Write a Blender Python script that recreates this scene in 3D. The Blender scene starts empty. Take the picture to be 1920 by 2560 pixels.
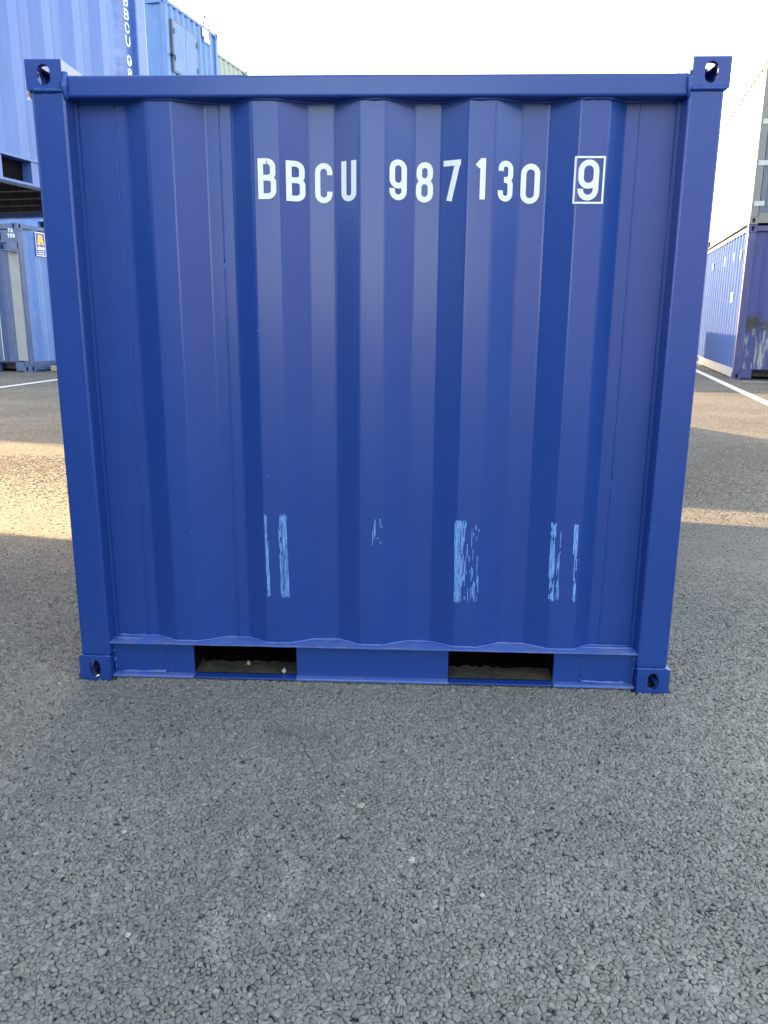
import bpy, bmesh, math, random
import numpy as np
from mathutils import Vector, Matrix

S = bpy.context.scene
C = S.collection
K = 0.684                      # model unit -> metres
random.seed(7)
rng = np.random.default_rng(11)

# ------------------------------------------------------------------ camera
CAM = (0.16679, -3.00993, 1.49096)
YAW, PITCH, ROLL, F = -0.0383165, 0.241531, 0.0073631, 1974.0
def cam_basis():
    cy, sy = math.cos(YAW), math.sin(YAW)
    f = Vector((math.sin(YAW)*math.cos(PITCH), math.cos(YAW)*math.cos(PITCH), -math.sin(PITCH)))
    r = Vector((cy, -sy, 0)); u = r.cross(f)
    return r*math.cos(ROLL)+u*math.sin(ROLL), u*math.cos(ROLL)-r*math.sin(ROLL), f
cr, cu, cf = cam_basis()
cd = bpy.data.cameras.new('camera'); cam = bpy.data.objects.new('camera', cd); C.objects.link(cam)
M = Matrix((cr, cu, -cf)).transposed().to_4x4(); M.translation = Vector(CAM)*K
cam.matrix_world = M
cd.sensor_fit = 'VERTICAL'; cd.sensor_height = 36.0; cd.sensor_width = 27.0
cd.lens = 36.0*F/2560; cd.clip_start = 0.05; cd.clip_end = 2000
S.camera = cam

# ------------------------------------------------------------------ sky, sun, exposure
SUN_EL = math.radians(25.0)
SUN_AZ = math.atan2(-0.465, 0.885)      # from +Y towards +X
w = bpy.data.worlds.new('World'); S.world = w; w.use_nodes = True
nt = w.node_tree; nt.nodes.clear()
out = nt.nodes.new('ShaderNodeOutputWorld'); bg = nt.nodes.new('ShaderNodeBackground')
sky = nt.nodes.new('ShaderNodeTexSky'); sky.sky_type = 'NISHITA'; sky.sun_disc = False
sky.sun_elevation = SUN_EL; sky.sun_rotation = SUN_AZ % (2*math.pi)
sky.air_density = 1.0; sky.dust_density = 1.0; sky.ozone_density = 1.0; sky.altitude = 10
nt.links.new(sky.outputs[0], bg.inputs[0]); bg.inputs[1].default_value = 0.15
nt.links.new(bg.outputs[0], out.inputs[0])
sl = bpy.data.lights.new('sun', 'SUN'); sl.energy = 2.0; sl.angle = math.radians(0.53); sl.color = (1.0, 0.81, 0.56)
so = bpy.data.objects.new('sun', sl); C.objects.link(so)
ld = Vector((math.sin(SUN_AZ)*math.cos(SUN_EL), math.cos(SUN_AZ)*math.cos(SUN_EL), math.sin(SUN_EL)))
so.rotation_euler = ld.to_track_quat('Z', 'Y').to_euler(); so.location = (-20, 30, 30)
S.view_settings.view_transform = 'Standard'; S.view_settings.look = 'None'
S.view_settings.use_white_balance = True; S.view_settings.white_balance_temperature = 9300; S.view_settings.white_balance_tint = 14
S.view_settings.gamma = 1.0; S.view_settings.use_curve_mapping = False
S.view_settings.exposure = 3.0

# ------------------------------------------------------------------ material helpers
class NT:
    def __init__(s, name):
        m = bpy.data.materials.new(name); m.use_nodes = True; s.m = m; s.t = m.node_tree; s.t.nodes.clear()
        s.out = s.n('ShaderNodeOutputMaterial'); s.p = s.n('ShaderNodeBsdfPrincipled')
        s.l(s.p.outputs[0], s.out.inputs[0])
    def n(s, k, **kw):
        x = s.t.nodes.new(k)
        for a, b in kw.items(): setattr(x, a, b)
        return x
    def l(s, a, b): s.t.links.new(a, b)
    def coord(s, kind='Object', scale=(1, 1, 1), loc=(0, 0, 0)):
        tc = s.n('ShaderNodeTexCoord'); mp = s.n('ShaderNodeMapping')
        mp.inputs['Scale'].default_value = scale; mp.inputs['Location'].default_value = loc
        s.l(tc.outputs[kind], mp.inputs[0]); return mp.outputs[0]
    def noise(s, vec, sc, det=4, rough=.55):
        x = s.n('ShaderNodeTexNoise'); x.inputs['Scale'].default_value = sc; x.inputs['Detail'].default_value = det
        x.inputs['Roughness'].default_value = rough; s.l(vec, x.inputs['Vector']); return x.outputs[0]
    def ramp(s, v, stops):
        r = s.n('ShaderNodeValToRGB'); e = r.color_ramp.elements
        while len(e) < len(stops): e.new(.5)
        for i, (p, c) in enumerate(stops):
            e[i].position = p; e[i].color = tuple(c)+(1,) if hasattr(c, '__len__') else (c, c, c, 1)
        s.l(v, r.inputs[0]); return r.outputs[0]
    def mix(s, f, a, b, mode='MIX'):
        x = s.n('ShaderNodeMix', data_type='RGBA', blend_type=mode)
        for v, i in ((f, 0), (a, 6), (b, 7)):
            if hasattr(v, 'links'): s.l(v, x.inputs[i])
            elif i == 0: x.inputs[0].default_value = v
            else: x.inputs[i].default_value = tuple(v)+(1,) if len(v) == 3 else v
        return x.outputs[2]
    def math(s, op, a, b=0.0):
        x = s.n('ShaderNodeMath', operation=op)
        for v, i in ((a, 0), (b, 1)):
            if hasattr(v, 'links'): s.l(v, x.inputs[i])
            else: x.inputs[i].default_value = v
        return x.outputs[0]
    def base(s, v):
        if hasattr(v, 'links'): s.l(v, s.p.inputs['Base Color'])
        else: s.p.inputs['Base Color'].default_value = tuple(v)+(1,)
    def rough(s, v):
        if hasattr(v, 'links'): s.l(v, s.p.inputs['Roughness'])
        else: s.p.inputs['Roughness'].default_value = v
    def bump(s, h, st, dist=.002):
        b = s.n('ShaderNodeBump'); b.inputs['Strength'].default_value = st; b.inputs['Distance'].default_value = dist
        s.l(h, b.inputs['Height']); s.l(b.outputs[0], s.p.inputs['Normal'])

def paint(name, rgb, rough=.4, var=.12, dust=0.0, spec=.5, coat=0.0, wave=.15):
    m = NT(name); v = m.coord()
    n1 = m.noise(v, 3.0, 6); n2 = m.noise(m.coord(scale=(1, 1, .12)), 26, 4)
    dk = tuple(c*(1-var) for c in rgb); lt = tuple(min(1, c*(1+var)) for c in rgb)
    c = m.mix(m.ramp(n1, [(0., 0.), (1., 1.)]), dk, lt)
    if dust > 0:
        f = m.math('MULTIPLY', m.ramp(n2, [(.45, 0.), (.75, 1.)]), dust)
        c = m.mix(f, c, (.32, .30, .27))
    m.base(c)
    m.rough(m.ramp(m.noise(m.coord(scale=(1, 1, .3)), 6, 3, .5), [(0., rough*.85), (1., min(1, rough*1.2))]))
    m.p.inputs['Specular IOR Level'].default_value = spec
    m.p.inputs['Coat Weight'].default_value = coat; m.p.inputs['Coat Roughness'].default_value = .16
    m.bump(m.math('ADD', m.noise(v, 5, 2), m.math('MULTIPLY', m.noise(v, 420, 2), .03)), wave, .006)
    return m.m

BLUE = paint('blue_gloss_paint', (.0020, .056, .262), .32, .05, 0, .38, .20, .032)
BLUE_WELD = paint('blue_weld_paint', (.006, .068, .30), .30, .1)
BLUE_LEDGE = paint('blue_paint_skylit_ledge', (.05, .15, .45), .40, .2, .35)  # paler, dustier blue paints skylight onto the upward-facing ledges
BLUE_B = paint('mid_blue_paint', (.042, .14, .42), .36, .10, .12, .5, .3, .05)  # lightened to put the sky reflected by the raised side into the colour
BLUE_C = paint('light_blue_paint', (.045, .165, .42), .5, .15, .25)
BLUE_D = paint('faded_blue_paint', (.014, .062, .18), .45, .3, .15)
BLUE_E = paint('pale_blue_side_paint', (.07, .15, .38), .9, .08, .05, .12)
PURPLE = paint('dull_navy_paint', (.028, .035, .14), .45, .25, .1)
CREAM = paint('cream_white_paint', (.70, .68, .60), .8, .06, .1, .2)
GREYBLUE = paint('grey_blue_door_paint', (.07, .10, .14), .5, .15, .15)
GREYFRAME = paint('warm_grey_frame_paint', (.15, .15, .155), .5, .1, .1)
GREYRAIL = paint('pale_grey_paint', (.38, .40, .42), .55, .15, .2)
GALV = paint('galvanised_grey', (.19, .215, .25), .45, .3, .3)
AZURE = paint('azure_paint', (.02, .10, .34), .6, .1, .1, .3)
PALEGREY = paint('pale_grey_cladding', (.17, .175, .20), .6, .08, .1)
PALEGREEN = paint('pale_grey_green_paint', (.24, .29, .28), .5, .1, .1)
BLACKPAINT = paint('black_underbody', (.022, .022, .024), .7, .4, .12)
WHITE = paint('white_lettering_vinyl', (.82, .86, .88), .5, .03)
YELLOW = paint('amber_print', (.85, .45, .03), .5, .05)
STICKER = paint('royal_blue_print', (.02, .03, .45), .4, .05)
RUBBER = paint('dark_gasket', (.015, .015, .018), .6, .2)
TIMBER = paint('weathered_timber', (.36, .28, .20), .8, .3)
STONE = paint('pale_stone', (.44, .44, .40), .8, .2)
PLASTIC = paint('white_plastic', (.85, .85, .82), .5, .05)

def mat_scrape():
    m = NT('scraped_paint'); v = m.coord(scale=(1, 1, .25))
    m.base(m.ramp(m.noise(v, 240, 4), [(.3, (.05, .20, .56)), (.5, (.11, .35, .78)), (.8, (.26, .52, .88))])); m.rough(.6)
    return m.m
SCRAPE = mat_scrape()

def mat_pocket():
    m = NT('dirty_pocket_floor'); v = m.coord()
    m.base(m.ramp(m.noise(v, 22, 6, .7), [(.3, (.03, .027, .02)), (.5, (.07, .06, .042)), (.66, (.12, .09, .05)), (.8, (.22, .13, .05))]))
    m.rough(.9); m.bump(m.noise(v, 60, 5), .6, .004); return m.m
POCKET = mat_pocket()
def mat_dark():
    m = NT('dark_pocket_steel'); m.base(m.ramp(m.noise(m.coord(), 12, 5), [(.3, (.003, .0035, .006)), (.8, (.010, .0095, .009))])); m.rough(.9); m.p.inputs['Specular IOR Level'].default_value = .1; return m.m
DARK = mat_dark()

def mat_dirty_end():
    m = NT('scuffed_blue_end_paint'); v = m.coord(); st = m.coord(scale=(1, 1, .14))
    sx = m.n('ShaderNodeSeparateXYZ'); tc = m.n('ShaderNodeTexCoord'); m.l(tc.outputs['Object'], sx.inputs[0])
    z = sx.outputs[2]
    # whitish scuffs low down, black soot band above them, as on the real panel
    n = m.noise(st, 14, 6, .7); zz = m.math('ADD', m.math('MULTIPLY', z, .8), m.math('MULTIPLY', m.math('SUBTRACT', m.noise(v, 5, 4), .5), .25))
    low = m.ramp(zz, [(.10, 1.), (.66, 1.), (.74, 0.)])
    soot = m.ramp(zz, [(.60, 0.), (.70, 1.), (.84, 1.), (.92, 0.)])
    c = m.mix(m.ramp(n, [(.3, 0.), (.7, 1.)]), (.020, .030, .14), (.032, .05, .2))
    f = m.math('MULTIPLY', low, m.ramp(n, [(.50, 0.), (.60, 1.)]))
    c = m.mix(f, c, (.26, .25, .235))
    f2 = m.math('MULTIPLY', soot, m.ramp(m.noise(v, 9, 5), [(.33, 0.), (.47, 1.)]))
    c = m.mix(f2, c, (.025, .024, .024))
    m.base(c); m.rough(.55); return m.m
DIRTYEND = mat_dirty_end()

def mat_asphalt():
    m = NT('asphalt'); v = m.coord()
    vo = m.n('ShaderNodeTexVoronoi', feature='F1'); vo.inputs['Scale'].default_value = 85; m.l(v, vo.inputs['Vector'])
    ve = m.n('ShaderNodeTexVoronoi', feature='DISTANCE_TO_EDGE'); ve.inputs['Scale'].default_value = 85; m.l(v, ve.inputs['Vector'])
    sep = m.n('ShaderNodeSeparateColor'); m.l(vo.outputs['Color'], sep.inputs[0])
    chip = m.ramp(sep.outputs[0], [(0., (.125, .117, .100)), (.6, (.205, .192, .165)), (.95, (.265, .248, .212)), (1., (.45, .44, .40))])
    crack = m.ramp(ve.outputs['Distance'], [(.02, 0.), (.12, 1.)])
    c = m.mix(crack, (.03, .03, .031), chip)
    patch = m.ramp(m.noise(v, .9, 6, .6), [(.35, (.80, .80, .82)), (.65, (1.15, 1.14, 1.12))])
    c = m.mix(1.0, c, patch, 'MULTIPLY')
    st = m.noise(m.coord(scale=(.25, 1, 1)), 2.2, 5, .65)
    c = m.mix(m.ramp(st, [(.5, 0.), (.8, .25)]), c, (.19, .175, .15))
    m.base(c); m.rough(.9); m.p.inputs['Specular IOR Level'].default_value = .22
    m.bump(m.math('ADD', crack, m.math('MULTIPLY', m.noise(v, 200, 3), .5)), .9, .006)
    return m.m
ASPHALT = mat_asphalt()

def mat_binder():
    m = NT('asphalt_binder'); v = m.coord()
    m.base(m.ramp(m.noise(v, 90, 4), [(.3, (.030, .030, .031)), (.75, (.075, .074, .07))])); m.rough(.8)
    m.bump(m.noise(v, 300, 4), .8, .003); return m.m

CHALK = ((-.31, -1.08, .035, .14), (-.30, -1.36, .06, .16), (-.15, -1.14, .05, .12), (-.175, -1.30, .05, .10), (.876, -1.49, .07, .14), (-.05, -.86, .03, .07), (.55, -1.2, .05, .10))
def mat_chip():
    m = NT('asphalt_chipping'); v = m.coord()
    at = m.n('ShaderNodeAttribute', attribute_name='tone')
    c = m.ramp(at.outputs['Fac'], [(0., (.135, .126, .104)), (.35, (.250, .233, .191)), (.80, (.335, .312, .256)), (.95, (.44, .407, .334)), (1., (.50, .47, .40))])
    n = m.noise(v, 150, 4, .65)
    c = m.mix(m.ramp(n, [(.3, 0.), (.7, 1.)]), m.mix(1.0, c, (.78, .78, .79), 'MULTIPLY'), m.mix(1.0, c, (1.18, 1.18, 1.17), 'MULTIPLY'))
    big = m.ramp(m.noise(v, 1.3, 5, .6), [(.32, (.82, .83, .85)), (.66, (1.12, 1.11, 1.09))])
    c = m.mix(1.0, c, big, 'MULTIPLY')
    # pale dusty tracks worn into the surface
    wv = m.noise(m.coord(scale=(1.0, .28, 1), loc=(.3, .1, 0)), 4.2, 5, .6)
    c = m.mix(m.ramp(wv, [(.58, 0.), (.76, .55)]), c, (.24, .215, .18))
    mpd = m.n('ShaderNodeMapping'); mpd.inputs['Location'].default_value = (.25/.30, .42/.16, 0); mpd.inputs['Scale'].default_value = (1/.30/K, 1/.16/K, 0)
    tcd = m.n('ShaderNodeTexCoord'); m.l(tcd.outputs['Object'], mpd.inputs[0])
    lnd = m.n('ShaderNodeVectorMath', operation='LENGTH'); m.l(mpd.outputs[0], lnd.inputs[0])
    dk = m.math('MULTIPLY', m.ramp(lnd.outputs['Value'], [(.0, 1.), (1., 0.)]), m.ramp(m.noise(v, 12, 5), [(.35, 0.), (.6, .4)]))  # dark ellipse paints the shade near the container base into the stones
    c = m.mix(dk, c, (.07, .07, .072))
    # chalky scrape marks
    geo = m.n('ShaderNodeTexCoord'); tot = None
    for (ex, ey, rx, ry) in CHALK:
        mp = m.n('ShaderNodeMapping'); mp.inputs['Location'].default_value = (-ex/rx, -ey/ry, 0); mp.inputs['Scale'].default_value = (1/rx/K, 1/ry/K, 0)
        m.l(geo.outputs['Object'], mp.inputs[0])
        ln = m.n('ShaderNodeVectorMath', operation='LENGTH'); m.l(mp.outputs[0], ln.inputs[0])
        e = m.ramp(ln.outputs['Value'], [(.0, 1.), (1., 0.)]); tot = e if tot is None else m.math('MAXIMUM', tot, e)
    ck = m.math('MULTIPLY', tot, m.ramp(m.noise(v, 75, 6, .7), [(.36, 0.), (.62, 1.)]))
    c = m.mix(m.math('MULTIPLY', ck, .75), c, (.50, .43, .36))
    m.base(c); m.rough(m.ramp(n, [(.3, .62), (.7, .92)])); m.p.inputs['Specular IOR Level'].default_value = .22
    m.bump(n, .6, .003); return m.m

def mat_line():
    m = NT('worn_white_road_paint'); v = m.coord()
    m.base(m.ramp(m.noise(v, 14, 6, .7), [(.3, (.42, .42, .40)), (.5, (.62, .62, .59))])); m.rough(.7)
    m.bump(m.noise(v, 120, 3), .4, .003); return m.m
LINE = mat_line()

# ------------------------------------------------------------------ mesh helpers (coordinates in model units)
class MB:
    def __init__(s): s.v = []; s.f = []
    def add(s, vs, fs):
        o = len(s.v); s.v += [tuple(p) for p in vs]; s.f += [tuple(i+o for i in f) for f in fs]; return s
    def box(s, x0, x1, y0, y1, z0, z1):
        return s.add([(x0,y0,z0),(x1,y0,z0),(x1,y1,z0),(x0,y1,z0),(x0,y0,z1),(x1,y0,z1),(x1,y1,z1),(x0,y1,z1)],
                     [(0,3,2,1),(4,5,6,7),(0,1,5,4),(1,2,6,5),(2,3,7,6),(3,0,4,7)])
    def rbox(s, x0, x1, y0, y1, z0, z1, r=.006, seg=2):
        bm = bmesh.new(); bmesh.ops.create_cube(bm, size=1)
        for v in bm.verts:
            v.co = Vector(((x0+x1)/2+v.co.x*(x1-x0), (y0+y1)/2+v.co.y*(y1-y0), (z0+z1)/2+v.co.z*(z1-z0)))
        bmesh.ops.bevel(bm, geom=list(bm.edges), offset=r, segments=seg, profile=.5, affect='EDGES')
        bm.verts.index_update(); s.add([v.co[:] for v in bm.verts], [[v.index for v in f.verts] for f in bm.faces]); bm.free(); return s
    def prism(s, poly, y0, y1):                     # polygon in (x, z), extruded along y
        n = len(poly)
        return s.add([(x, y0, z) for x, z in poly]+[(x, y1, z) for x, z in poly],
                     [tuple(range(n)), tuple(range(2*n-1, n-1, -1))]+[((i+1) % n, i, i+n, (i+1) % n+n) for i in range(n)])
    def tube(s, pts, rads, n=6):
        pts = [Vector(p) for p in pts]; vs = []
        for i, p in enumerate(pts):
            t = (pts[min(i+1, len(pts)-1)]-pts[max(i-1, 0)]).normalized()
            a = t.orthogonal().normalized() if abs(t.z) < .9 else Vector((1, 0, 0)); b = t.cross(a).normalized(); a = b.cross(t)
            r = rads[i] if hasattr(rads, '__len__') else rads
            vs += [p+a*r*math.cos(2*math.pi*k/n)+b*r*math.sin(2*math.pi*k/n) for k in range(n)]
        fs = [(i*n+k, i*n+(k+1) % n, (i+1)*n+(k+1) % n, (i+1)*n+k) for i in range(len(pts)-1) for k in range(n)]
        fs += [tuple(range(n-1, -1, -1)), tuple(range((len(pts)-1)*n, len(pts)*n))]
        return s.add(vs, fs)
    def build(s, name, mat, parent=None, smooth=False, loc=None):
        me = bpy.data.meshes.new(name); me.from_pydata([(a*K, b*K, c*K) for a, b, c in s.v], [], s.f)
        me.materials.append(mat); me.update()
        bm = bmesh.new(); bm.from_mesh(me); bmesh.ops.recalc_face_normals(bm, faces=bm.faces); bm.to_mesh(me); bm.free()
        if smooth: me.polygons.foreach_set('use_smooth', [True]*len(me.polygons))
        o = bpy.data.objects.new(name, me); C.objects.link(o)
        if parent: o.parent = parent
        if loc: o.location = Vector(loc)*K
        return o

def tag(o, label=None, cat=None, group=None, kind=None):
    for k, v in (('label', label), ('category', cat), ('group', group), ('kind', kind)):
        if v: o[k] = v
    return o
def thing(name, label, cat, loc=(0, 0, 0), rz=0, group=None):
    o = bpy.data.objects.new(name, None); C.objects.link(o)
    o.location = Vector(loc)*K; o.rotation_euler.z = rz; o.empty_display_size = .2
    return tag(o, label, cat, group)

# hollow corner fitting with slots: slots = set of 'x-','x+','y-','z+','z-'
def casting_mb(x0, x1, y0, y1, z0, z1, slots, t=.016):
    mb = MB(); lo = (x0, y0, z0); hi = (x1, y1, z1)
    def stad(cx, cy, w, h, n=6):
        pts = []; r = min(w, h)/2
        if h >= w:
            for k in range(n+1): a = math.pi*k/n; pts.append((cx+r*math.cos(a), cy+(h/2-r)+r*math.sin(a)))
            for k in range(n+1): a = math.pi+math.pi*k/n; pts.append((cx+r*math.cos(a), cy-(h/2-r)+r*math.sin(a)))
        else:
            for k in range(n+1): a = -math.pi/2+math.pi*k/n; pts.append((cx+(w/2-r)+r*math.cos(a), cy+r*math.sin(a)))
            for k in range(n+1): a = math.pi/2+math.pi*k/n; pts.append((cx-(w/2-r)+r*math.cos(a), cy+r*math.sin(a)))
        return pts
    for ax in range(3):
        ua, va = [(1, 2), (0, 2), (0, 1)][ax]
        for sg in (-1, 1):
            key = 'xyz'[ax]+('-' if sg < 0 else '+')
            for layer in (0, 1):
                d = t*layer
                c = (hi[ax]-d) if sg > 0 else (lo[ax]+d)
                u0, u1, v0, v1 = lo[ua]+d, hi[ua]-d, lo[va]+d, hi[va]-d
                P = lambda u, v: tuple({ax: c, ua: u, va: v}[i] for i in range(3))
                if key not in slots:
                    mb.add([P(u0, v0), P(u1, v0), P(u1, v1), P(u0, v1)], [(0, 1, 2, 3)])
                else:
                    cx, cy = (lo[ua]+hi[ua])/2, (lo[va]+hi[va])/2
                    du, dv = hi[ua]-lo[ua], hi[va]-lo[va]
                    sp = stad(cx, cy, du*.35, dv*.70) if ax != 2 else stad(cx, cy, du*.42, dv*.66)
                    n = len(sp); ring = []
                    for (px, py) in sp:
                        ddx, ddy = px-cx, py-cy
                        k = min(((u1-u0)/2)/abs(ddx) if abs(ddx) > 1e-9 else 1e9, ((v1-v0)/2)/abs(ddy) if abs(ddy) > 1e-9 else 1e9)
                        ring.append((cx+ddx*k, cy+ddy*k))
                    # include true corners
                    cor = [(u0, v0), (u1, v0), (u1, v1), (u0, v1)]
                    vs = [P(*p) for p in sp]+[P(*p) for p in ring]; fs = [(i, (i+1) % n, (i+1) % n+n, i+n) for i in range(n)]
                    mb.add(vs, fs)
                    for i in range(n):
                        a, b = ring[i], ring[(i+1) % n]
                        if abs(a[0]-b[0]) > 1e-6 and abs(a[1]-b[1]) > 1e-6:
                            q = min(cor, key=lambda c_: abs(c_[0]-a[0])+abs(c_[1]-a[1])+abs(c_[0]-b[0])+abs(c_[1]-b[1]))
                            mb.add([P(*a), P(*b), P(*q)], [(0, 1, 2)])
                    if layer == 0:
                        c2 = c-sg*t
                        P2 = lambda u, v: tuple({ax: c2, ua: u, va: v}[i] for i in range(3))
                        mb.add([P(*p) for p in sp]+[P2(*p) for p in sp], [(i, (i+1) % n, (i+1) % n+n, i+n) for i in range(n)])
    return mb

# corrugated sheet: prof = [(u, depth)], along u at constant frame, extruded in z
def sheet_mb(prof, z0, z1, axis='y', t=.006, zc=None):
    mb = MB(); n = len(prof)
    pt = (lambda u, d, z: (u, d, z)) if axis == 'y' else (lambda u, d, z: (d, u, z))
    vs = []
    for z in (z0, z1):
        vs += [pt(u, d, z) for u, d in prof]
        vs += [pt(u, d+t, z) for u, d in prof]
    F_ = []
    for i in range(n-1):
        F_ += [(i, i+1, 2*n+i+1, 2*n+i), (n+i, 3*n+i, 3*n+i+1, n+i+1), (i, n+i, n+i+1, i+1), (2*n+i, 2*n+i+1, 3*n+i+1, 3*n+i)]
    F_ += [(0, 2*n, 3*n, n), (n-1, 2*n-1, 4*n-1, 3*n-1)]
    return mb.add(vs, F_)
def corr(u0, u1, period, d_out, d_in, start=.12):
    p = [(u0, d_in)]; n = max(1, int((u1-u0-2*start)//period)); pad = ((u1-u0)-n*period)/2; x = u0+pad; q = period/4
    for i in range(n):
        p += [(x, d_in), (x+q, d_out), (x+2*q, d_out), (x+3*q, d_in)]; x += period
    p += [(u1, d_in)]
    return p
def weld(pts, r, n_per=.012, jit=.5, seed=0, gaps=0.0):
    R = random.Random(seed); mb = MB(); P = []; A = [Vector(p) for p in pts]
    for a, b in zip(A, A[1:]):
        m = max(2, int((b-a).length/n_per)); P += [a.lerp(b, i/m) for i in range(m)]
    P.append(A[-1]); cur = []; rad = []
    for p in P:
        if gaps and R.random() < gaps and len(cur) > 1:
            mb.tube(cur, rad, 5); cur = []; rad = []
        cur.append(p+Vector((R.uniform(-1, 1), 0, R.uniform(-1, 1)))*r*.35*jit); rad.append(r*(1+R.uniform(-jit, jit)))
    if len(cur) > 1: mb.tube(cur, rad, 5)
    return mb

# ------------------------------------------------------------------ stroke lettering
def arc(cx, cy, rx, ry, a0, a1, n=10):
    return [(cx+rx*math.cos(math.radians(a0+(a1-a0)*i/n)), cy+ry*math.sin(math.radians(a0+(a1-a0)*i/n))) for i in range(n+1)]
def glyph(ch, w, h, s):
    l, r, b, t = s/2, w-s/2, s/2, h-s/2; q = (r-l)/2; m = (l+r)/2; k = h*.53
    if ch == 'B':
        rr = q*.95; mid = h*.525
        up = [(l, t), (r-rr, t)]+arc(r-rr-.03*w, t-rr*.9, rr, rr*.9, 90, 0)+arc(r-rr-.03*w, mid+rr*.7, rr, rr*.7, 0, -90)+[(l, mid)]
        dn = [(l, mid), (r-rr, mid)]+arc(r-rr, mid-rr*.7, rr, rr*.7, 90, 0)+arc(r-rr, b+rr*.9, rr, rr*.9, 0, -90)+[(l, b)]
        return [[(l, 0), (l, h)], up, dn]
    if ch == 'C': return [[(r, h*.70)]+arc(m, t-q, q, q, 0, 180)+arc(m, b+q, q, q, 180, 360)+[(r, h*.29)]]
    if ch == 'U': return [[(l, h)]+arc(m, b+q, q, q, 180, 360)+[(r, h)]]
    if ch == '0': return [arc(m, t-q, q, q, 0, 180)+arc(m, b+q, q, q, 180, 360)+[(r, t-q)]]
    if ch == '8':
        return [arc(m, t-q*.95, q*.94, q*.95, 0, 180)+arc(m, k+q, q*.94, q, 180, 360)+[(m+q*.94, t-q*.95)],
                arc(m, k-q, q, q, 0, 180)+arc(m, b+q, q, q, 180, 360)+[(r, k-q)]]
    if ch == '9':
        y2 = h*.36
        return [arc(m, t-q, q, q, 0, 180)+arc(m, y2+q, q, q, 180, 360)+[(r, t-q)], [(r, t-q)]+[(r, b+q)]+arc(m, b+q, q, q, 0, -180)+[(l, h*.29)]]
    if ch == '7': return [[(0, t), (w, t)], [(r-s*.1, t-s*.2), (w*.36, 0)]]
    if ch == '1': return [[(r, 0), (r, h)], [(r-s*.2, h-s*.5), (l, h*.80)]]
    if ch == '3':
        return [[(l, h*.74)]+arc(m, t-q, q, q, 180, 0)+arc(m, k+q*.9, q, q*.9, 0, -90)+[(m-q*.35, k)],
                [(m-q*.35, k)]+arc(m, k-q*.9, q, q*.9, 90, 0)+arc(m, b+q, q, q, 0, -180)+[(l, h*.27)]]
    if ch == '5': return [[(r, t), (l, t), (l, h*.58)], [(l, h*.56)]+arc(m, h*.60-q, q, q, 90, 0)+arc(m, b+q, q, q, 0, -180)+[(l, h*.25)]]
    if ch == 'T': return [[(0, t), (w, t)], [(m, t), (m, 0)]]
    if ch == 'A': return [[(l, 0), (m, h)], [(m, h), (r, 0)], [(w*.25, h*.3), (w*.75, h*.3)]]
    if ch == '[]': return [[(l, b), (l, t)], [(r, b), (r, t)], [(0, t), (w, t)], [(0, b), (w, b)]]
    return []
_lay = [0]
def stroke_mb(mb, pl, s, mapf, step=.01, nw=4):
    P = [Vector((a, b, 0)) for a, b in pl]; Q = [P[0]]
    for a, b in zip(P, P[1:]):
        n = max(1, int((b-a).length/step))
        if (b-a).length > 1e-6: Q += [a.lerp(b, (i+1)/n) for i in range(n)]
    _lay[0] += 1; off = .0004*(_lay[0] % 4); vs = []; closed = (Q[0]-Q[-1]).length < 1e-5
    for i, p in enumerate(Q):
        if closed and i in (0, len(Q)-1): t = (Q[1]-Q[-2])
        else: t = Q[min(i+1, len(Q)-1)]-Q[max(i-1, 0)]
        t.normalize(); nrm = Vector((-t.y, t.x, 0))
        for j in range(nw+1):
            e = p+nrm*s*(j/nw-.5); vs.append(mapf(e.x, e.y, off))
    fs = [(i*(nw+1)+j, (i+1)*(nw+1)+j, (i+1)*(nw+1)+j+1, i*(nw+1)+j+1) for i in range(len(Q)-1) for j in range(nw)]
    mb.add(vs, fs)
def letter(ch, x, z, w, h, s, mapf, mat, parent, step=.01):
    mb = MB()
    for pl in glyph(ch, w, h, s): stroke_mb(mb, [(x+a, z+b) for a, b in pl], s, mapf, step)
    return mb.build('letter', mat, parent)

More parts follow.
